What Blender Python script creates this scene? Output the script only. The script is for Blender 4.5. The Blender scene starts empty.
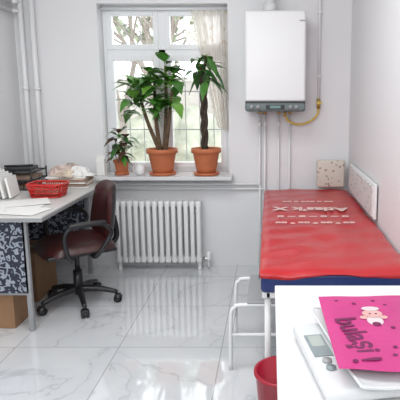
import bpy, bmesh, math, random
from mathutils import Vector, Matrix, noise
random.seed(7)
scene=bpy.context.scene
try:
    scene.view_settings.view_transform='Standard'
except Exception: pass

# ------------------------------------------------------------ materials
def mat(name,col,rough=0.5,metal=0.0,bump=0.0,bscale=40,var=0.0,vscale=8,alpha=1.0,trans=0.0,spec=None,coat=0):
    m=bpy.data.materials.new(name); m.use_nodes=True
    nt=m.node_tree; b=nt.nodes['Principled BSDF']
    b.inputs['Base Color'].default_value=(*col,1); b.inputs['Roughness'].default_value=rough
    b.inputs['Metallic'].default_value=metal
    if trans: b.inputs['Transmission Weight'].default_value=trans
    if coat: b.inputs['Coat Weight'].default_value=coat
    if alpha<1: b.inputs['Alpha'].default_value=alpha
    tc=nt.nodes.new('ShaderNodeTexCoord')
    if bump:
        n=nt.nodes.new('ShaderNodeTexNoise'); n.inputs['Scale'].default_value=bscale; n.inputs['Detail'].default_value=4
        nt.links.new(tc.outputs['Object'],n.inputs['Vector'])
        bp=nt.nodes.new('ShaderNodeBump'); bp.inputs['Strength'].default_value=bump; bp.inputs['Distance'].default_value=0.02
        nt.links.new(n.outputs['Fac'],bp.inputs['Height']); nt.links.new(bp.outputs['Normal'],b.inputs['Normal'])
    if var:
        n=nt.nodes.new('ShaderNodeTexNoise'); n.inputs['Scale'].default_value=vscale; n.inputs['Detail'].default_value=5
        nt.links.new(tc.outputs['Object'],n.inputs['Vector'])
        r=nt.nodes.new('ShaderNodeValToRGB')
        r.color_ramp.elements[0].position=.3; r.color_ramp.elements[1].position=.7
        r.color_ramp.elements[0].color=(*[c*(1-var) for c in col],1)
        r.color_ramp.elements[1].color=(*[min(1,c*(1+var)) for c in col],1)
        nt.links.new(n.outputs['Fac'],r.inputs['Fac']); nt.links.new(r.outputs['Color'],b.inputs['Base Color'])
    return m

WALL=mat('wall_paint',(.765,.772,.785),.55,bump=.04,bscale=60)
CEIL=mat('ceiling_paint',(.85,.85,.85),.7)
PVC=mat('window_pvc',(.83,.85,.87),.3)
SILL=mat('sill_marble',(.66,.67,.68),.25,var=.06)
ENAMEL=mat('white_enamel',(.80,.81,.81),.3)
PIPE=mat('pipe_white',(.77,.78,.79),.35)
BOIL=mat('boiler_white',(.77,.78,.79),.28)
BGREY=mat('boiler_grey',(.13,.165,.17),.4)
DARK=mat('dark_plastic',(.02,.022,.025),.4)
BLACK=mat('black_metal',(.012,.012,.014),.35)
CHROME=mat('chrome',(.6,.6,.6),.25,metal=1)
YEL=mat('gas_hose_yellow',(.70,.50,.10),.4)
BRASS=mat('brass',(.55,.38,.12),.3,metal=.9)
TERRA=mat('terracotta',(.50,.15,.06),.6,var=.12)
SOIL=mat('soil',(.04,.025,.015),.95,bump=.5)
BARK=mat('bark',(.12,.075,.04),.8,bump=.4,var=.3,vscale=30)
BARK2=mat('bark_dark',(.05,.035,.022),.8,bump=.4,var=.3,vscale=30)
LEAF=mat('leaf_green',(.055,.19,.025),.4,var=.45,vscale=10)
LEAF2=mat('leaf_light',(.16,.36,.055),.4,var=.3,vscale=12)
LEAF3=mat('leaf_deep',(.03,.12,.02),.4,var=.3,vscale=12)
LEAFR=mat('leaf_croton',(.10,.05,.03),.4,var=.6,vscale=14)
RED=mat('red_vinyl',(.48,.014,.020),.33,bump=.45,bscale=6,coat=.2)
NAVY=mat('navy_vinyl',(.012,.03,.14),.35)
WHITEPRINT=mat('print_white',(.78,.58,.54),.5)
TABLE=mat('table_white',(.76,.76,.765),.35)
MAROON=mat('maroon_leather',(.046,.010,.009),.36,bump=.1)
CARD=mat('cardboard',(.30,.17,.09),.8,var=.1)
TAPE=mat('tape',(.45,.33,.2),.4)
DESKG=mat('desk_grey',(.30,.31,.32),.4)
DESKT=mat('desk_top',(.62,.62,.60),.35)
PAPER=mat('paper',(.80,.80,.78),.7)
PAPER2=mat('paper_cream',(.62,.52,.42),.7,var=.3,vscale=20)
PAPER3=mat('paper_brown',(.30,.2,.15),.7,var=.4,vscale=25)
BAGC=mat('crumpled_bag',(.58,.47,.42),.45,var=.4,vscale=16)
REDP=mat('red_plastic',(.55,.02,.015),.3)
REDB=mat('red_bin',(.38,.01,.03),.3)
PINK=mat('pink_bag',(.52,.035,.205),.45,bump=.15,bscale=12,var=.08)
PURP=mat('print_purple',(.15,.006,.07),.5)
SKINP=mat('print_peach',(.66,.38,.36),.5)
PRINTW=mat('print_offwhite',(.64,.56,.58),.6)
SCALEW=mat('scale_white',(.66,.68,.69),.35)
SCALEG=mat('scale_grey',(.25,.30,.31),.3)
GREY=mat('grey_plastic',(.35,.36,.37),.4)

def glass():
    m=bpy.data.materials.new('window_glass'); m.use_nodes=True; nt=m.node_tree
    nt.nodes.clear(); o=nt.nodes.new('ShaderNodeOutputMaterial'); mx=nt.nodes.new('ShaderNodeMixShader')
    t=nt.nodes.new('ShaderNodeBsdfTransparent'); g=nt.nodes.new('ShaderNodeBsdfGlossy'); g.inputs['Roughness'].default_value=.02
    mx.inputs[0].default_value=.06
    nt.links.new(t.outputs[0],mx.inputs[1]); nt.links.new(g.outputs[0],mx.inputs[2]); nt.links.new(mx.outputs[0],o.inputs[0]); return m
GLASS=glass()

def floor_mat():
    m=bpy.data.materials.new('marble_tiles'); m.use_nodes=True; nt=m.node_tree; b=nt.nodes['Principled BSDF']
    L=nt.links.new; N=nt.nodes.new
    tc=N('ShaderNodeTexCoord')
    mp=N('ShaderNodeMapping'); mp.inputs['Location'].default_value=(.28,.17,0); L(tc.outputs['Object'],mp.inputs['Vector'])
    br=N('ShaderNodeTexBrick'); br.offset=0; br.inputs['Scale'].default_value=1
    br.inputs['Brick Width'].default_value=.6; br.inputs['Row Height'].default_value=.6
    br.inputs['Mortar Size'].default_value=.003; br.inputs['Mortar Smooth'].default_value=.1
    br.inputs['Color1'].default_value=(0,0,0,1); br.inputs['Color2'].default_value=(1,1,1,1)
    L(mp.outputs[0],br.inputs['Vector'])
    sc=N('ShaderNodeVectorMath'); sc.operation='SCALE'; sc.inputs['Scale'].default_value=3.7
    L(br.outputs['Color'],sc.inputs[0])
    ad=N('ShaderNodeVectorMath'); ad.operation='ADD'; L(tc.outputs['Object'],ad.inputs[0]); L(sc.outputs[0],ad.inputs[1])
    n=N('ShaderNodeTexNoise'); n.inputs['Scale'].default_value=1.3; n.inputs['Detail'].default_value=5; n.inputs['Distortion'].default_value=1.2
    n.inputs['Roughness'].default_value=.5
    L(ad.outputs[0],n.inputs['Vector'])
    r=N('ShaderNodeValToRGB'); e=r.color_ramp.elements
    e[0].position=.40; e[0].color=(.69,.71,.73,1); e[1].position=.62; e[1].color=(.71,.73,.75,1)
    x=e.new(.488); x.color=(.66,.68,.705,1); x=e.new(.50); x.color=(.54,.56,.58,1); x=e.new(.508); x.color=(.67,.69,.71,1)
    L(n.outputs['Fac'],r.inputs['Fac'])
    mx=N('ShaderNodeMix'); mx.data_type='RGBA'; L(br.outputs['Fac'],mx.inputs['Factor'])
    L(r.outputs['Color'],mx.inputs['A']); mx.inputs['B'].default_value=(.42,.43,.44,1)
    L(mx.outputs['Result'],b.inputs['Base Color']); b.inputs['Roughness'].default_value=.06
    b.inputs['Coat Weight'].default_value=1; b.inputs['Coat Roughness'].default_value=.04
    return m
FLOOR=floor_mat()

def pattern(name,c1,c2,scale,dist,lo,hi,kind='noise',detail=1.5,ds=2.2):
    m=bpy.data.materials.new(name); m.use_nodes=True; nt=m.node_tree; b=nt.nodes['Principled BSDF']
    tc=nt.nodes.new('ShaderNodeTexCoord')
    if kind=='noise':
        n=nt.nodes.new('ShaderNodeTexWave'); n.wave_type='RINGS'; n.inputs['Scale'].default_value=scale
        n.inputs['Distortion'].default_value=dist; n.inputs['Detail'].default_value=detail; n.inputs['Detail Scale'].default_value=ds
        out=n.outputs['Fac']
    else:
        n=nt.nodes.new('ShaderNodeTexVoronoi'); n.inputs['Scale'].default_value=scale; out=n.outputs['Distance']
    nt.links.new(tc.outputs['Object'],n.inputs['Vector'])
    r=nt.nodes.new('ShaderNodeValToRGB'); r.color_ramp.elements[0].position=lo; r.color_ramp.elements[1].position=hi
    r.color_ramp.elements[0].color=(*c1,1); r.color_ramp.elements[1].color=(*c2,1)
    nt.links.new(out,r.inputs['Fac']); nt.links.new(r.outputs['Color'],b.inputs['Base Color']); b.inputs['Roughness'].default_value=.5
    return m
FLORAL=pattern('floral_panel',(.02,.024,.045),(.34,.38,.45),9,11,.60,.78,detail=1.0,ds=2.8)
DOTS=pattern('dotted_fabric',(.34,.28,.22),(.64,.60,.53),26,0,.22,.30,'v')
GEO=pattern('geometric_print',(.36,.38,.38),(.68,.69,.68),24,0,.22,.30,'v')
def curtain_mat():
    m=pattern('curtain_fabric',(.70,.57,.44),(.90,.88,.85),15,0,.16,.26,'v'); nt=m.node_tree
    b=nt.nodes['Principled BSDF']; o=nt.nodes['Material Output']
    t=nt.nodes.new('ShaderNodeBsdfTranslucent'); t.inputs['Color'].default_value=(.9,.85,.78,1)
    mx=nt.nodes.new('ShaderNodeMixShader'); mx.inputs[0].default_value=.4
    tr=nt.nodes.new('ShaderNodeBsdfTransparent'); mx2=nt.nodes.new('ShaderNodeMixShader'); mx2.inputs[0].default_value=.12
    nt.links.new(b.outputs[0],mx.inputs[1]); nt.links.new(t.outputs[0],mx.inputs[2])
    nt.links.new(mx.outputs[0],mx2.inputs[1]); nt.links.new(tr.outputs[0],mx2.inputs[2]); nt.links.new(mx2.outputs[0],o.inputs[0]); return m
CURT=curtain_mat()

# ------------------------------------------------------------ builder
class B:
    def __init__(s,name,M=None):
        s.name=name; s.bm=bmesh.new(); s.mats=[]; s.M=M or Matrix.Identity(4)
    def idx(s,m):
        if m not in s.mats: s.mats.append(m)
        return s.mats.index(m)
    def add(s,bm,m,smooth=False):
        i=s.idx(m)
        for f in bm.faces: f.material_index=i; f.smooth=smooth
        bm.transform(s.M)
        me=bpy.data.meshes.new('t'); bm.to_mesh(me); bm.free(); s.bm.from_mesh(me); bpy.data.meshes.remove(me)
    def box(s,x0,x1,y0,y1,z0,z1,m,bev=0.0,seg=2,rz=0,smooth=False,R=None):
        bm=bmesh.new(); bmesh.ops.create_cube(bm,size=1)
        c=Vector(((x0+x1)/2,(y0+y1)/2,(z0+z1)/2))
        bm.transform(Matrix.Diagonal((x1-x0,y1-y0,z1-z0,1)))
        if bev: bmesh.ops.bevel(bm,geom=bm.edges[:],offset=bev,segments=seg,profile=.5,affect='EDGES')
        bm.transform(Matrix.Translation(c)@(R if R is not None else Matrix.Rotation(rz,4,'Z')))
        s.add(bm,m,smooth)
    def lathe(s,c,prof,m,seg=28,smooth=True,sx=1,sy=1):
        bm=bmesh.new(); rings=[]
        for r,z in prof:
            rings.append([bm.verts.new((c[0]+sx*r*math.cos(2*math.pi*i/seg),c[1]+sy*r*math.sin(2*math.pi*i/seg),c[2]+z)) for i in range(seg)])
        for a,b in zip(rings,rings[1:]):
            for i in range(seg): bm.faces.new((a[i],a[(i+1)%seg],b[(i+1)%seg],b[i]))
        if prof[0][0]>1e-4: bm.faces.new(rings[0][::-1])
        if prof[-1][0]>1e-4: bm.faces.new(rings[-1])
        bmesh.ops.remove_doubles(bm,verts=bm.verts,dist=1e-5); bmesh.ops.recalc_face_normals(bm,faces=bm.faces)
        s.add(bm,m,smooth)
    def tube(s,pts,r,m,seg=10,curve=False,n=6):
        P=[Vector(p) for p in pts]
        rr=r if isinstance(r,(list,tuple)) else [r]*len(P)
        if curve and len(P)>2:
            Q=[];RR=[]
            for i in range(len(P)-1):
                p0=P[max(i-1,0)];p1=P[i];p2=P[i+1];p3=P[min(i+2,len(P)-1)]
                for k in range(n):
                    t=k/n
                    Q.append(.5*((2*p1)+(p2-p0)*t+(2*p0-5*p1+4*p2-p3)*t*t+(3*p1-p0-3*p2+p3)*t**3)); RR.append(rr[i]*(1-t)+rr[i+1]*t)
            Q.append(P[-1]);RR.append(rr[-1]);P=Q;rr=RR
        bm=bmesh.new(); rings=[]; prev=None
        for i,p in enumerate(P):
            d=(P[min(i+1,len(P)-1)]-P[max(i-1,0)]).normalized()
            if prev is None:
                a=Vector((0,0,1)) if abs(d.z)<.9 else Vector((1,0,0)); u=d.cross(a).normalized()
            else: u=(prev-d*prev.dot(d)).normalized()
            prev=u; v=d.cross(u)
            rings.append([bm.verts.new(p+(u*math.cos(2*math.pi*k/seg)+v*math.sin(2*math.pi*k/seg))*rr[i]) for k in range(seg)])
        for a,b in zip(rings,rings[1:]):
            for i in range(seg): bm.faces.new((a[i],a[(i+1)%seg],b[(i+1)%seg],b[i]))
        bm.faces.new(rings[0][::-1]); bm.faces.new(rings[-1]); bmesh.ops.recalc_face_normals(bm,faces=bm.faces)
        s.add(bm,m,True)
    def grid(s,f,nu,nv,m,smooth=True,thick=0):
        bm=bmesh.new(); V=[[bm.verts.new(f(i/nu,j/nv)) for j in range(nv+1)] for i in range(nu+1)]
        for i in range(nu):
            for j in range(nv): bm.faces.new((V[i][j],V[i+1][j],V[i+1][j+1],V[i][j+1]))
        if thick: bmesh.ops.solidify(bm,geom=bm.faces[:],thickness=thick)
        s.add(bm,m,smooth)
    def leaf(s,p,d,L,W,m,droop=.3):
        p=Vector(p); d=Vector(d).normalized(); side=d.cross(Vector((0,0,1)))
        if side.length<.1: side=Vector((1,0,0))
        side.normalize(); up=side.cross(d); bm=bmesh.new(); n=6; rows=[]
        for i in range(n+1):
            t=i/n; c=p+d*L*t-Vector((0,0,droop*L*t*t)); w=W*max(.06,math.sin(math.pi*min(1,t**.75*.97+.03)))
            rows.append([bm.verts.new(q) for q in (c-side*w+up*w*.25,c,c+side*w+up*w*.25)])
        for a,b in zip(rows,rows[1:]):
            bm.faces.new((a[0],a[1],b[1],b[0])); bm.faces.new((a[1],a[2],b[2],b[1]))
        s.add(bm,m,True)
    def done(s):
        me=bpy.data.meshes.new(s.name); s.bm.to_mesh(me); s.bm.free()
        for m in s.mats: me.materials.append(m)
        o=bpy.data.objects.new(s.name,me); scene.collection.objects.link(o); return o

def text(parent,name,body,size,loc,rot,m,ext=.0006,bold=.012):
    cu=bpy.data.curves.new(name,'FONT'); cu.body=body; cu.size=size; cu.extrude=ext; cu.offset=size*bold
    cu.align_x='CENTER'; cu.align_y='CENTER'; cu.materials.append(m)
    o=bpy.data.objects.new(name,cu); scene.collection.objects.link(o); o.parent=parent
    o.location=loc; o.rotation_euler=rot; return o

# ------------------------------------------------------------ room
XL,XR,YB,YF,H=-2.05,.655,4.32,-1.0,2.8
T=.2
b=B('floor'); b.box(XL-T,XR+T,YF-T,YB+T,-.1,0,FLOOR); b.done()
b=B('ceiling'); b.box(XL-T,XR+T,YF-T,YB+T,H,H+.1,CEIL); b.done()
b=B('wall_left'); b.box(XL-T,XL,YF-T,YB+T,0,H,WALL); b.done()
b=B('wall_right'); b.box(XR,XR+T,YF-T,YB+T,0,H,WALL); b.done()
b=B('wall_front'); b.box(XL,XR,YF-T,YF,0,H,WALL); b.done()
WX0,WX1,WZ0,WZ1=-1.385,-.34,.80,2.17
b=B('wall_back')
b.box(XL,WX0,YB,YB+T,0,H,WALL); b.box(WX1,XR,YB,YB+T,0,H,WALL)
b.box(WX0,WX1,YB,YB+T,0,WZ0-.03,WALL); b.box(WX0,WX1,YB,YB+T,WZ1,H,WALL); b.done()
b=B('windowsill'); b.box(WX0-.05,WX1+.03,4.13,YB,WZ0-.03,WZ0,SILL,bev=.004); b.box(WX0,WX1,YB-.01,YB+T,WZ0-.03,WZ0,SILL); b.done()

# window
b=B('window_1'); y0,y1=4.455,4.515
def fr(x0,x1,z0,z1,w,ya,yb):
    b.box(x0,x0+w,ya,yb,z0,z1,PVC,bev=.004); b.box(x1-w,x1,ya,yb,z0,z1,PVC,bev=.004)
    b.box(x0+w,x1-w,ya,yb,z0,z0+w,PVC,bev=.004); b.box(x0+w,x1-w,ya,yb,z1-w,z1,PVC,bev=.004)
fr(WX0,WX1,WZ0,WZ1,.035,y0,y1)
xm=-.90; zt=1.80
b.box(xm-.03,xm+.03,y0,y1,WZ0+.035,WZ1-.035,PVC,bev=.003)
b.box(WX0+.035,WX1-.035,y0,y1,zt-.025,zt+.025,PVC,bev=.003)
for xa,xb in((WX0+.03,xm-.025),(xm+.025,WX1-.03)):
    fr(xa,xb,WZ0+.03,zt-.02,.048,y0-.015,y1-.01)
    fr(xa,xb,zt+.02,WZ1-.03,.045,y0-.008,y1-.01)
    b.box(xa+.02,xb-.02,4.485,4.49,WZ0+.05,WZ1-.05,GLASS)
b.box(xm-.045,xm-.03,y0-.03,y0-.010,1.28,1.31,PVC,bev=.003); b.box(xm-.047,xm-.028,y0-.035,y0-.022,1.18,1.31,PVC,bev=.004)
b.done()
b=B('window_grille')
for i in range(9):
    x=WX0+.03+i*(WX1-WX0-.06)/8; b.tube([(x,4.60,WZ0-.02),(x,4.60,WZ1)],.004,GREY,6)
for z in (.82,1.15,1.48,1.80,2.12): b.tube([(WX0-.02,4.60,z),(WX1+.02,4.60,z)],.005,GREY,6)
for z in(.82,1.15,1.48,2.12):
    for x in (WX0-.02,WX1+.02): b.tube([(x,4.525,z),(x,4.60,z)],.006,GREY,6)
b.done()
# outdoors
OUTW=mat('outside_facade',(.66,.62,.58),.9,var=.15,vscale=1.5)
OUTG=mat('outside_ground',(.6,.6,.55),.9)
HEDGE=mat('hedge_leaves',(.54,.56,.46),.9,var=.3,vscale=3)
b=B('street_ground'); b.box(-14,10,4.9,16,-.6,-.5,OUTG); b.done()
b=B('garden_wall'); b.box(-9,4,12,12.3,-.5,1.75,OUTW); b.box(-9.05,4.05,11.95,12.35,1.75,1.85,OUTW); b.done()
b=B('garden_hedge')
b.grid(lambda u,v:(-8+11*u,10.5+.35*noise.noise(Vector((u*14,v*4,2))),-.5+1.6*v+.35*noise.noise(Vector((u*18,v*3,5)))),90,14,HEDGE); b.done()
b=B('garden_tree')
TB=mat('tree_bark',(.34,.29,.25),.9); TL=mat('tree_leaf',(.46,.52,.36),.7,var=.3)
def branch(p,d,L,r,k):
    q=p+d*L; b.tube([p,q],[r,r*.7],TB,6)
    if k==0:
        for _ in range(7):
            b.leaf(q-d*L*random.random(),(random.uniform(-1,1),random.uniform(-1,1),random.uniform(-1,.6)),.16,.05,TL)
        return
    for _ in range(3):
        nd=(d+Vector((random.uniform(-.8,.8),random.uniform(-.6,.6),random.uniform(-.3,.6)))).normalized()
        branch(q,nd,L*.72,r*.65,k-1)
branch(Vector((-2.6,9.0,-.5)),Vector((.05,0,1)),1.5,.09,4)
branch(Vector((-1.6,8.0,-.5)),Vector((-.1,0,1)),1.3,.07,4)
b.done()

# curtain
b=B('curtain')
def cf(u,v):
    zt_=2.13-v*.95; xl=-.645+.20*(v**1.1); xr=-.350
    x=xl+(xr-xl)*u; return (x,4.405+.018*math.sin(u*34)*(1-.2*v)+.006*math.sin(u*11+v*5),zt_-.03*u*v)
b.grid(cf,70,14,CURT)
b.tube([(WX0+.002,4.405,2.14),(WX1-.002,4.405,2.14)],.007,PVC); b.done()

# ------------------------------------------------------------ plants
def pot(b,x,y,z,r,h):
    b.lathe((x,y,z),[(r*.55,0),(r*.60,0),(r*.70,h*.25),(r*.88,h*.8),(r*.9,h*.82),(r,h*.83),(r,h),(r*.9,h),(r*.88,h*.88),(0,h*.88)],TERRA)
    b.lathe((x,y,z),[(r*.87,h*.885),(r*.4,h*.92),(0,h*.93)],SOIL)
    b.lathe((x,y,z),[(r*.60,.0005),(r*.82,.0005),(r*.88,.022),(r*.84,.022),(r*.62,.006)],TERRA)
def crown(b,c,n,L,W,ms,ys=(3.96,4.34),xs=(-9,9),elev=(-.2,.9),dr=(.25,.7)):
    k=0;tries=0
    while k<n and tries<n*14:
        tries+=1
        a=random.uniform(0,2*math.pi); e=random.uniform(*elev)
        d=Vector((math.cos(a)*math.cos(e),.65*math.sin(a)*math.cos(e),math.sin(e))).normalized()
        l=L*random.uniform(.75,1.15)
        p=Vector(c)+Vector((0,0,random.uniform(-.07,.05))); tip=p+d*l*1.2
        if not(ys[0]<tip.y<ys[1] and xs[0]<tip.x<xs[1]): continue
        k+=1
        b.tube([p,p+d*l*.2],.0025,LEAF2,5)
        b.leaf(p+d*l*.18,d,l,W*random.uniform(.8,1.2),random.choice(ms),random.uniform(*dr))
SZ=WZ0+.001
b=B('potted_dracaena'); px,py=-.888,4.265
pot(b,px,py,SZ,.128,.215)
stems=[((-.90,4.26,SZ+.19),(-.93,4.25,1.30),(-.92,4.22,1.60)),((-.87,4.27,SZ+.19),(-.84,4.25,1.35),(-.83,4.22,1.68)),
       ((-.91,4.28,SZ+.19),(-1.0,4.25,1.25),(-1.05,4.22,1.47)),((-.86,4.25,SZ+.19),(-.82,4.22,1.2),(-.78,4.2,1.48))]
for s_ in stems: b.tube(s_,[.019,.015,.010],BARK,8,True)
for c in[(-.94,4.19,1.58),(-.83,4.20,1.64),(-1.07,4.20,1.50),(-.77,4.17,1.55),(-.95,4.18,1.46),(-1.02,4.20,1.32),(-.77,4.18,1.38),(-.86,4.17,1.50),(-1.08,4.18,1.40)]:
    crown(b,c,11,.18,.052,[LEAF,LEAF,LEAF2],xs=(-1.29,-.655))
b.done()
b=B('potted_money_tree'); px=-.525
pot(b,px,4.255,SZ,.122,.22)
for ph in(0,2.1,4.2):
    b.tube([(px-.01+.017*math.cos(ph+t*1.3),4.255+.017*math.sin(ph+t*1.3),SZ+.18+t*.080) for t in range(9)],.016,BARK2,8,True,3)
b.tube([(px-.01,4.25,1.60),(-.50,4.17,1.75)],[.014,.007],BARK2); b.tube([(px-.01,4.25,1.60),(-.56,4.17,1.70)],[.012,.007],BARK2)
for c in[(-.56,4.14,1.69),(-.49,4.14,1.72),(-.50,4.16,1.62)]: crown(b,c,9,.14,.036,[LEAF,LEAF3],ys=(3.9,4.34),xs=(-.652,-.30),elev=(-.8,.4))
b.done()
b=B('potted_croton'); px=-1.225
pot(b,px,4.26,SZ,.068,.125)
b.tube([(px,4.26,SZ+.1),(px-.01,4.22,1.04)],.007,BARK); b.tube([(px,4.26,SZ+.1),(px+.06,4.2,1.06)],.005,BARK); b.tube([(px,4.26,SZ+.1),(px-.03,4.2,1.10)],.005,BARK)
for c in[(px+.01,4.2,1.03),(px,4.2,1.08),(px+.06,4.2,1.06),(px+.02,4.2,1.13),(px,4.18,1.0)]: crown(b,c,10,.12,.028,[LEAFR,LEAFR,LEAF3,LEAF],ys=(3.98,4.34),xs=(-1.345,-1.0))
b.done()
b=B('ceramic_mug'); b.lathe((-1.07,4.25,SZ),[(.025,0),(.036,.004),(.04,.03),(.04,.09),(.036,.09),(.035,.012),(0,.01)],ENAMEL)
b.tube([(-1.11,4.25,.875),(-1.127,4.25,.865),(-1.127,4.25,.835),(-1.11,4.25,.825)],.005,ENAMEL,8,True); b.done()
b=B('milk_carton'); x=-1.385
b.box(x-.032,x+.035,4.20,4.265,SZ,SZ+.12,PAPER,bev=.002)
b.grid(lambda u,v:(x-.032+.067*u,4.20+.065*v,SZ+.12+.03*(1-abs(2*v-1))),1,2,PAPER,False)
b.box(x-.032,x+.035,4.230,4.235,SZ+.148,SZ+.168,PAPER); b.done()

# ------------------------------------------------------------ radiator
b=B('radiator'); n=14; x0,x1=-1.285,-.565; w=(x1-x0)/n
for i in range(n):
    x=x0+w*(i+.5)
    for y in(4.185,4.245): b.box(x-w*.34,x+w*.34,y-.021,y+.021,.085,.57,ENAMEL,bev=.012,seg=3,smooth=True)
    b.box(x-w*.46,x+w*.46,4.165,4.265,.535,.592,ENAMEL,bev=.016,seg=3,smooth=True)
    b.box(x-w*.46,x+w*.46,4.165,4.265,.065,.12,ENAMEL,bev=.016,seg=3,smooth=True)
b.tube([(x0+.01,4.215,.565),(x1-.01,4.215,.565)],.018,ENAMEL); b.tube([(x0+.01,4.215,.092),(x1-.01,4.215,.092)],.018,ENAMEL)
b.tube([(x1-.01,4.215,.092),(x1+.06,4.215,.092)],.013,CHROME); b.lathe((x1+.05,4.215,.07),[(.018,0),(.022,.02),(.018,.08),(.0,.085)],ENAMEL)
b.tube([(x1+.05,4.215,.08),(x1+.05,4.215,.0)],.009,PIPE)
b.tube([(x0+.05,4.215,.5),(x0+.05,YB-.002,.5)],.008,ENAMEL); b.tube([(x1-.05,4.215,.5),(x1-.05,YB-.002,.5)],.008,ENAMEL)
for x in(x0+w*.5,x1-w*.5): b.box(x-.014,x+.014,4.195,4.235,0,.09,ENAMEL,bev=.004)
b.done()

# ------------------------------------------------------------ pipes
b=B('heating_pipes')
for x,r in((-1.975,.021),(-1.885,.021)):
    b.tube([(x,4.275,0),(x,4.275,H)],r,PIPE,14)
    for z in(.4,1.5,2.4): b.tube([(x,4.275,z-.012),(x,4.275,z+.012)],r+.006,PIPE,14)
b.tube([(-2.01,4.2,2.17),(-2.01,2.6,2.17)],.018,PIPE); b.tube([(-2.01,4.2,2.10),(-2.01,2.6,2.10)],.014,PIPE)
b.tube([(-2.01,4.2,2.17),(-1.975,4.275,2.17)],.018,PIPE); b.tube([(-2.01,4.2,2.10),(-1.975,4.275,2.10)],.014,PIPE)
b.done()
b=B('boiler_pipes')
b.tube([(-1.85,4.29,.715),(-.095,4.29,.715),(-.085,4.29,.72),(-.085,4.29,1.33)],.010,PIPE)
b.tube([(-1.85,4.29,.675),(-.05,4.29,.675),(-.042,4.29,.68),(-.042,4.29,1.33)],.010,PIPE)
b.tube([(-.085,4.29,.71),(-.085,4.29,0)],.010,PIPE); b.tube([(-.042,4.29,.67),(-.042,4.29,0)],.010,PIPE)
b.tube([(.07,4.29,.0),(.07,4.29,1.33)],.008,PIPE); b.tube([(.16,4.29,.0),(.16,4.29,1.33)],.009,PIPE)
for x in(-.085,-.042,.07,.16):
    b.tube([(x,4.29,1.2),(x,4.29,1.24)],.014,PIPE)
    b.tube([(x,4.29,1.30),(x,4.29,1.323)],.014,BRASS)
for z in(.3,1.0):
    for x in(-.085,-.042): b.box(x-.014,x+.014,4.285,YB,z-.008,z+.008,PIPE)
b.done()
b=B('gas_pipe')
b.tube([(.395,4.29,H),(.395,4.29,1.42)],.011,PIPE); b.tube([(.395,4.29,1.42),(.395,4.29,1.34)],.016,BRASS)
b.tube([(.395,4.27,1.385),(.395,4.24,1.385)],.008,REDP); b.box(.37,.42,4.225,4.24,1.378,1.392,YEL,bev=.003)
b.tube([(.395,4.29,1.34),(.385,4.285,1.29),(.33,4.27,1.24),(.25,4.25,1.215),(.18,4.24,1.225),(.135,4.23,1.26),(.12,4.22,1.315)],.009,YEL,10,True)
b.tube([(.12,4.22,1.28),(.12,4.22,1.324)],.013,BRASS)
for z in(1.6,2.1): b.box(.38,.41,4.28,YB,z-.01,z+.01,PIPE)
b.done()

# ------------------------------------------------------------ boiler
b=B('wall_boiler'); bx0,bx1=-.19,.27
b.box(bx0,bx1,4.0,YB,1.40,2.07,BOIL,bev=.018,seg=4,smooth=False)
b.box(bx0+.002,bx1-.002,4.0,YB,1.385,1.402,DARK)
b.box(bx0,bx1,3.99,YB,1.325,1.392,BGREY,bev=.02,seg=4)
b.box(-.03,.11,3.984,3.992,1.343,1.376,DARK,bev=.003)
b.box(.0,.08,3.981,3.986,1.350,1.370,mat('lcd_green',(.16,.28,.26),.2))
for x in(-.14,-.09,.155,.20): b.tube([(x,3.992,1.36),(x,3.975,1.36)],.014,GREY,14)
b.tube([(-.0,4.16,2.06),(-.0,4.16,2.14)],.05,PIPE,20); b.tube([(.0,4.16,2.13),(.0,4.16,2.26),(.0,4.2,2.32),(.0,YB,2.33)],.042,BOIL,20)
b.tube([(0,4.16,2.065),(0,4.16,2.085)],.062,GREY,20)
b.box(.22,.262,3.996,4.002,1.99,2.0,GREY)
b.done()

# ------------------------------------------------------------ exam bed
b=B('examination_bed')
X0,X1,Y0,Y1=-.04,.635,2.19,4.225
b.box(X0-.001,X1-.001,Y0,Y1-.005,.580,.672,NAVY,bev=.02,seg=4,smooth=True)
def cov(u,v):
    x=X0-.004+(X1-X0+.008)*u; y=Y0-.004+(Y1-Y0+.008)*v
    e=min(u*(X1-X0),(1-u)*(X1-X0),v*(Y1-Y0),(1-v)*(Y1-Y0))
    z=.690-.016*math.exp(-(e/.018))+.0025*math.sin(x*19+y*7)+.002*math.sin(y*31-x*9)
    z+=.006*noise.noise(Vector((x*7,y*4,1)))
    return (x,y,z)
b.grid(cov,60,120,RED)
def skirt(seg,dx,dy,dd=.016):
    (xa,ya),(xb,yb)=seg
    def f(u,v):
        x=xa+(xb-xa)*u;y=ya+(yb-ya)*u
        base=cov((x-X0+.004)/(X1-X0+.008),(y-Y0+.004)/(Y1-Y0+.008))
        o=.005*math.sin(v*math.pi)+.002*v*math.sin(u*40)
        dep=dd+.007*math.sin(u*7+1)
        return (x+dx*o,y+dy*o,base[2]-dep*v)
    b.grid(f,60,4,RED)
a0,a1,c0,c1=X0-.004,X1+.004,Y0-.004,Y1+.004
skirt(((a0,c0),(a1,c0)),0,-1); skirt(((a0,c1),(a0,c0)),-1,0,.024); skirt(((a1,c0),(a1,c1)),1,0); skirt(((a1,c1),(a0,c1)),0,1)
for x in(X0+.025,X1-.025): b.box(x-.02,x+.02,Y0+.02,Y1-.02,.55,.582,ENAMEL,bev=.006)
for y in(Y0+.04,3.2,Y1-.04): b.box(X0+.02,X1-.02,y-.02,y+.02,.55,.582,ENAMEL,bev=.006)
for x in(X0+.03,X1-.03):
    for y in(Y0+.05,Y1-.05):
        b.tube([(x,y,.56),(x,y,.012)],.015,ENAMEL,12); b.lathe((x,y,0),[(.02,0),(.02,.03),(.015,.035)],DARK,12)
    b.tube([(x,Y0+.05,.16),(x,Y1-.05,.16)],.009,ENAMEL)
b.tube([(X0+.03,Y1-.05,.16),(X1-.03,Y1-.05,.16)],.009,ENAMEL)
bed=b.done()
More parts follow.
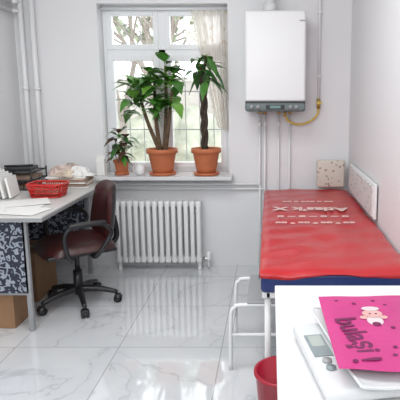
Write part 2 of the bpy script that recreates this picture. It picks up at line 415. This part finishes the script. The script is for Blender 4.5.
text(bed,'cover_print_1',"Atlas'k X",.135,(.27,3.40,.7000),(0,0,math.pi-.05),WHITEPRINT,bold=.035)
text(bed,'cover_print_2','oo * oo * oo * oo',.065,(.27,3.02,.6995),(0,0,math.pi),WHITEPRINT,bold=.03)
text(bed,'cover_print_3','o ~ o ~ o ~ o',.08,(.27,3.18,.6995),(0,0,math.pi),WHITEPRINT,bold=.03)
text(bed,'cover_print_4','oo o ooo o oo',.06,(.27,3.64,.6995),(0,0,math.pi),WHITEPRINT,bold=.03)

b=B('bed_side_guard')
b.box(.625,.645,3.07,4.05,.703,.92,ENAMEL,bev=.005); b.box(.617,.626,3.09,4.03,.722,.902,GEO); b.done()
b=B('back_cushion'); b.box(.38,.61,4.17,4.235,.703,.93,DOTS,bev=.02,seg=4,smooth=True)
b.box(.385,.605,4.232,4.24,.71,.925,ENAMEL,bev=.002); b.done()

# step stool
b=B('step_stool')
for y in(2.58,2.98):
    b.tube([(-.21,y,.0),(-.205,y,.30),(-.185,y,.35),(-.14,y,.365),(.18,y,.365),(.225,y,.35),(.245,y,.30),(.25,y,.0)],.011,ENAMEL,10,True,5)
    b.tube([(-.207,y,.2),(.247,y,.2)],.009,ENAMEL)
for x in(-.207,.247): b.tube([(x,2.58,.2),(x,2.98,.2)],.009,ENAMEL)
b.box(-.12,.18,2.57,2.99,.373,.387,GREY,bev=.004)
b.done()

# red bin
b=B('waste_bin')
b.lathe((.055,1.985,.0),[(.085,0),(.088,.004),(.115,.32),(.122,.322),(.122,.334),(.108,.334),(.082,.01),(0,.01)],REDB,32); b.done()

# ------------------------------------------------------------ white table
b=B('white_table')
b.box(.018,.635,.85,1.85,.722,.75,TABLE,bev=.004)
b.box(.05,.60,.89,1.81,.66,.722,TABLE,bev=.002)
for x in(.055,.595):
    for y in(.9,1.80): b.box(x-.02,x+.02,y-.02,y+.02,0,.66,TABLE,bev=.003)
b.done()

# baby scale
Ms=Matrix.Translation((.258,1.275,.7505))@Matrix.Rotation(math.radians(10),4,'Z')
b=B('baby_scale',Ms)
b.box(-.165,.14,-.185,.185,.010,.042,SCALEW,bev=.014,seg=4,smooth=True)
b.box(-.150,-.100,-.02,.10,.0415,.045,SCALEG,bev=.002)
b.box(-.143,-.107,.03,.09,.0445,.046,mat('lcd_grey',(.42,.47,.44),.2))
b.tube([(-.125,-.045,.041),(-.125,-.045,.048)],.012,GREY,16); b.tube([(-.125,-.08,.041),(-.125,-.08,.048)],.012,SCALEG,16)
for x in(-.12,.11):
    for y in(-.16,.16): b.lathe((x,y,0),[(.014,0),(.014,.012)],DARK,12)
b.box(-.03,.06,-.08,.08,.040,.050,SCALEW)
def tray(u,v):
    x=2*u-1;y=2*v-1
    return (.0275+.1225*x,.215*y,.054+.010*x**4+.008*y**4)
b.grid(tray,20,20,SCALEW); b.grid(lambda u,v:tuple(Vector(tray(u,v))-Vector((0,0,.006))),20,20,SCALEW)
rim=[tray(u,0) for u in(0,.25,.5,.75,1)]+[tray(1,v) for v in(.25,.5,.75,1)]+[tray(u,1) for u in(.75,.5,.25,0)]+[tray(0,v) for v in(.75,.5,.25,0)]
b.tube([tuple(Vector(p)-Vector((0,0,.003))) for p in rim],.004,SCALEW,8,True)
b.done()
# pink bag
bagc=[Vector((.150,1.535)),Vector((.41,1.545)),Vector((.345,1.085)),Vector((.158,1.105))]
def bagf(top):
    def f(u,v):
        p=(bagc[0]*(1-u)+bagc[1]*u)*(1-v)+(bagc[3]*(1-u)+bagc[2]*u)*v
        th=.007*min(1,8*min(u,1-u,v,1-v)+.02)
        z=.8285+.003*(2*v-1)**4+.001*math.sin(u*9+v*6)
        return (p.x,p.y,z+(th if top else 0))
    return f
b=B('pink_bag'); b.grid(bagf(True),24,36,PINK); b.grid(bagf(False),24,36,PINK)
bag=b.done()
text(bag,'bag_print','bulaşi',.085,(.222,1.27,.8370),(0,0,math.radians(-80)),PURP,.0001,.025)
text(bag,'bag_print_mark','!',.10,(.225,1.135,.8375),(0,0,math.radians(-80)),PURP,.0001)
b=B('bag_cartoon')
def disc(x,y,r,m,z,sx=1,sy=1): b.lathe((x,y,z),[(r,0),(r,.0003),(0,.0004)],m,20,False,sx,sy)
Zc=.8368
disc(.29,1.395,.026,SKINP,Zc+.0012,1.1,1); disc(.29,1.428,.026,PRINTW,Zc+.0018,1,.55); disc(.29,1.35,.028,PRINTW,Zc,.8,1.1)
disc(.283,1.392,.0035,PURP,Zc+.0022); disc(.300,1.392,.0035,PURP,Zc+.0022); disc(.262,1.37,.011,SKINP,Zc+.0006); disc(.318,1.372,.011,SKINP,Zc+.0006); disc(.29,1.328,.012,PURP,Zc+.0008)
for i,(x,y) in enumerate([(.25,1.47),(.34,1.46),(.33,1.31),(.20,1.49),(.31,1.49),(.31,1.20),(.30,1.16)]): disc(x,y,.006,PURP,Zc)
o=b.done(); o.parent=bag

# ------------------------------------------------------------ desk
b=B('office_desk'); dx0,dx1,dy0,dy1=-2.04,-1.33,2.95,4.19
b.box(dx0,dx1,dy0,dy1,.718,.75,DESKT,bev=.003); b.box(dx0-.001,dx1+.003,dy0-.003,dy1+.003,.722,.742,DESKG,bev=.002)
for x in(dx1-.15,dx0+.03):
    for y in(3.05,dy1-.08):
        b.box(x-.015,x+.015,y-.015,y+.015,0,.72,DESKG,bev=.003)
b.box(dx0+.03,dx1-.15,3.035,3.045,.25,.715,FLORAL); b.box(dx0+.03,dx1-.15,3.04,3.055,.235,.25,DESKG)
b.box(dx0+.03,dx1-.15,3.04,3.06,.69,.72,DESKG)
b.box(dx1-.16,dx1-.14,3.05,dy1-.08,.68,.72,DESKG)
b.box(dx0+.03,dx1-.15,dy1-.085,dy1-.075,.25,.715,FLORAL)
b.done()
def carton(name,x0,x1,y0,y1,h):
    b=B(name); b.box(x0,x1,y0,y1,0.001,h-.004,CARD,bev=.002)
    b.box(x0,x1,y0,(y0+y1)/2-.002,h-.005,h,CARD,rz=0); b.box(x0,x1,(y0+y1)/2+.002,y1,h-.005,h,CARD)
    b.box((x0+x1)/2-.025,(x0+x1)/2+.025,y0-.0008,y0+.001,.002,h,TAPE); b.box(x0-.0005,x1+.0005,(y0+y1)/2-.025,(y0+y1)/2+.025,h-.001,h+.0006,TAPE); b.done()
carton('cardboard_box',-1.98,-1.60,3.075,3.32,.235)
carton('cardboard_box',-2.0,-1.645,3.50,3.84,.36)

# desk clutter
D=.7515
b=B('paper_sheets')
for i,(x,y,w,h,r) in enumerate([(-1.66,3.22,.42,.30,.1),(-1.52,3.10,.30,.21,-.2),(-1.78,3.10,.30,.21,.3),(-1.6,3.32,.30,.21,.5)]):
    b.box(x-w/2,x+w/2,y-h/2,y+h/2,D+i*.002,D+i*.002+.0018,PAPER,rz=r)
b.done()
b=B('wire_letter_tray'); tx0,tx1,ty0,ty1=-2.02,-1.765,3.80,4.06
for z in(.004,.07,.13):
    b.tube([(tx0,ty0,D+z),(tx1,ty0,D+z),(tx1,ty1,D+z),(tx0,ty1,D+z),(tx0,ty0,D+z)],.0055,BLACK,6)
    for i in range(1,12):
        x=tx0+(tx1-tx0)*i/12; b.tube([(x,ty0,D+z),(x,ty1,D+z)],.0025,BLACK,5)
for x in(tx0,tx1):
    for y in(ty0,ty1): b.tube([(x,y,D),(x,y,D+.15)],.006,BLACK,6)
for i in range(9):
    x=tx0+(tx1-tx0)*i/8; b.tube([(x,ty0,D+.004),(x,ty0,D+.07)],.003,BLACK,5); b.tube([(tx1,ty0+(ty1-ty0)*i/8,D+.004),(tx1,ty0+(ty1-ty0)*i/8,D+.07)],.003,BLACK,5)
b.box(tx0+.02,tx1-.02,ty0+.02,ty1-.02,D+.076,D+.10,PAPER3); b.box(tx0+.02,tx1-.03,ty0+.02,ty1-.02,D+.009,D+.03,PAPER3)
b.box(tx0+.03,tx1-.03,ty0+.04,ty1-.05,D+.136,D+.165,DARK,bev=.008,rz=.1)
b.tube([(tx0+.03,3.86,D+.172),(tx1-.04,3.93,D+.172)],.008,DARK)
b.done()
b=B('plastic_basket'); cx,cy=-1.55,3.58
def bk(u,v):
    a=u*2*math.pi; k=1/((abs(math.cos(a))**5+abs(math.sin(a))**5)**.2); s=.82+.18*v
    return (cx+.125*s*k*math.cos(a),cy+.095*s*k*math.sin(a),D+.006+.085*v)
n=48
for i in range(n): b.tube([bk(i/n,0),bk(i/n,.5),bk(i/n,1)],.0035,REDP,5)
for v,r in((0,.005),(.33,.004),(.66,.004),(1,.007)): b.tube([bk(i/n,v) for i in range(n+1)],r,REDP,6)
b.grid(lambda u,v:(cx+.1*(2*u-1),cy+.075*(2*v-1),D+.006),2,2,REDP)
b.box(cx-.08,cx+.07,cy-.05,cy+.05,D+.01,D+.06,PAPER3,rz=.2,bev=.005)
b.box(cx-.06,cx+.08,cy-.04,cy+.05,D+.062,D+.074,REDP,rz=-.3,bev=.004)
b.done()
b=B('booklet_stack'); z=D
for i in range(7):
    w,h,t=random.uniform(.27,.33),random.uniform(.16,.22),random.uniform(.008,.014)
    x=-1.56+random.uniform(-.01,.01);y=4.0+random.uniform(-.01,.01)
    b.box(x-w/2,x+w/2,y-h/2,y+h/2,z,z+t,[PAPER,PAPER3,PAPER2][i%3],bev=.002,rz=random.uniform(-.12,.12)); z+=t+.0005
b.done()
zt2=z
b=B('crumpled_bags')
for (cx_,cy_,r_,h_,m_) in((-1.63,4.0,.085,.075,BAGC),(-1.49,4.01,.09,.07,PAPER),(-1.56,3.95,.07,.055,PAPER2),(-1.56,4.04,.09,.09,BAGC)):
    def f(u,v):
        a=u*2*math.pi; ph=v*math.pi/2; n_=1+.6*noise.noise(Vector((math.cos(a)*2+cx_*9,math.sin(a)*2,v*3)))
        r=r_*math.cos(ph)*n_*(1.15 if v<.2 else 1)
        return (cx_+r*math.cos(a),cy_+.8*r*math.sin(a),zt2+.001+h_*math.sin(ph)*(1+.6*noise.noise(Vector((math.cos(a)*3,math.sin(a)*3,cx_*7)))*math.cos(ph)))
    b.grid(f,24,9,m_,False)
b.done()
b=B('file_folders')
for i in range(5):
    R=Matrix.Rotation(math.radians(-10),4,'Y')@Matrix.Rotation(.1*i-.2,4,'Z')
    x=-1.93+.035*i; b.box(x-.007,x+.007,3.45,3.67,D+.004,D+.19-.012*i,PAPER,R=R)
b.done()

# ------------------------------------------------------------ office chair
Mc=Matrix.Translation((-1.34,3.47,0))@Matrix.Rotation(math.radians(125),4,'Z')
b=B('office_chair',Mc)
for k in range(5):
    a=2*math.pi*k/5+.5; c,s=math.cos(a),math.sin(a)
    b.tube([(.02*c,.02*s,.115),(.14*c,.14*s,.105),(.255*c,.255*s,.075)],[.026,.021,.015],BLACK,10,True)
    b.tube([(.255*c,.255*s,.085),(.255*c,.255*s,.045)],.009,BLACK)
    for o_ in(-.016,.016):
        p=Vector((.262*c,.262*s,.028))+Vector((-s,c,0))*o_; q=Vector((-s,c,0))*.009
        b.tube([p-q,p+q],.028,BLACK,18)
    b.box(.262*c-.022,.262*c+.022,.262*s-.022,.262*s+.022,.035,.06,BLACK,bev=.008,rz=a)
b.tube([(0,0,.08),(0,0,.25)],.032,BLACK,16); b.tube([(0,0,.25),(0,0,.40)],.017,BLACK,14)
b.box(-.09,.09,-.13,.09,.385,.41,BLACK,bev=.006)
b.box(-.225,.225,-.215,.235,.405,.432,BLACK,bev=.012,seg=3,smooth=True)
def seat(top):
    def f(u,v):
        x=2*u-1;y=2*v-1; k=(abs(x)**5+abs(y)**5)**.2 if (x or y) else 0
        m_=max(abs(x),abs(y)); s=(m_/k) if k>0 else 1
        X=x*s*.24;Y=y*s*.24
        e=max(0,1-m_**6)
        return (X,Y+.01,.43+(.06*e**.5 if top else -.01*e)-.02*max(0,y)**3)
    return f
b.grid(seat(True),24,24,MAROON); b.grid(seat(False),10,10,MAROON)
def back(front):
    def f(u,v):
        x=2*u-1;y=2*v-1; m_=max(abs(x),abs(y)); k=(abs(x)**4+abs(y)**4)**.25 if m_>0 else 1
        s=m_/k if m_>0 else 1
        X=x*s*(.200-.025*y); Z=.655+y*s*.20; e=max(0,1-m_**6)**.5
        Y=-.225-.05*(Z-.6)/.2*.6+.04*(x*x)+(.04*e if front else -.028*e)
        return (X,Y,Z)
    return f
b.grid(back(True),24,24,MAROON); b.grid(back(False),24,24,BLACK)
b.tube([(0,-.10,.395),(0,-.22,.39),(0,-.285,.45),(0,-.27,.60)],.02,BLACK,10,True)
for sx in(-1,1):
    b.tube([(sx*.15,.06,.40),(sx*.25,.10,.40),(sx*.275,.13,.48),(sx*.275,.13,.58),(sx*.275,.06,.625),(sx*.275,-.10,.62),(sx*.275,-.16,.56),(sx*.272,-.12,.48),(sx*.25,-.06,.40),(sx*.15,-.06,.40)],.015,BLACK,10,True)
    b.box(sx*.275-.026,sx*.275+.026,-.13,.11,.615,.645,BLACK,bev=.011,seg=3,smooth=True)
b.done()

# ------------------------------------------------------------ ceiling luminaire and rear fill light
b=B('ceiling_light_fixture'); b.box(-1.5,.1,1.45,2.65,H-.05,H-.001,ENAMEL,bev=.01); b.done()
def area(name,loc,rot,sx,sy,e,col=(1,1,1)):
    l=bpy.data.lights.new(name,'AREA'); l.shape='RECTANGLE'; l.size=sx; l.size_y=sy; l.energy=e; l.color=col
    o=bpy.data.objects.new(name,l); scene.collection.objects.link(o); o.location=loc; o.rotation_euler=rot; return o
area('ceiling_lamp',(-.7,2.05,H-.06),(0,0,0),1.4,1.0,37,(1,1,1))
area('rear_daylight_fill',(-.6,-.7,2.2),(math.radians(76),0,0),1.8,1.0,38,(1,1,1))  # added area light behind the camera, stands in for daylight; no window modelled

w=bpy.data.worlds.new('World'); scene.world=w; w.use_nodes=True
bg=w.node_tree.nodes['Background']; bg.inputs[0].default_value=(.94,.97,1,1); bg.inputs[1].default_value=2.7

# ------------------------------------------------------------ camera
cd=bpy.data.cameras.new('camera'); cam=bpy.data.objects.new('camera',cd); scene.collection.objects.link(cam)
cam.location=(0,0,1.45); cam.rotation_euler=(math.radians(90-9.5),0,0)
cd.sensor_width=36; cd.lens=46.8; cd.shift_x=-.175; cd.shift_y=-.045; cd.clip_start=.05
scene.camera=cam
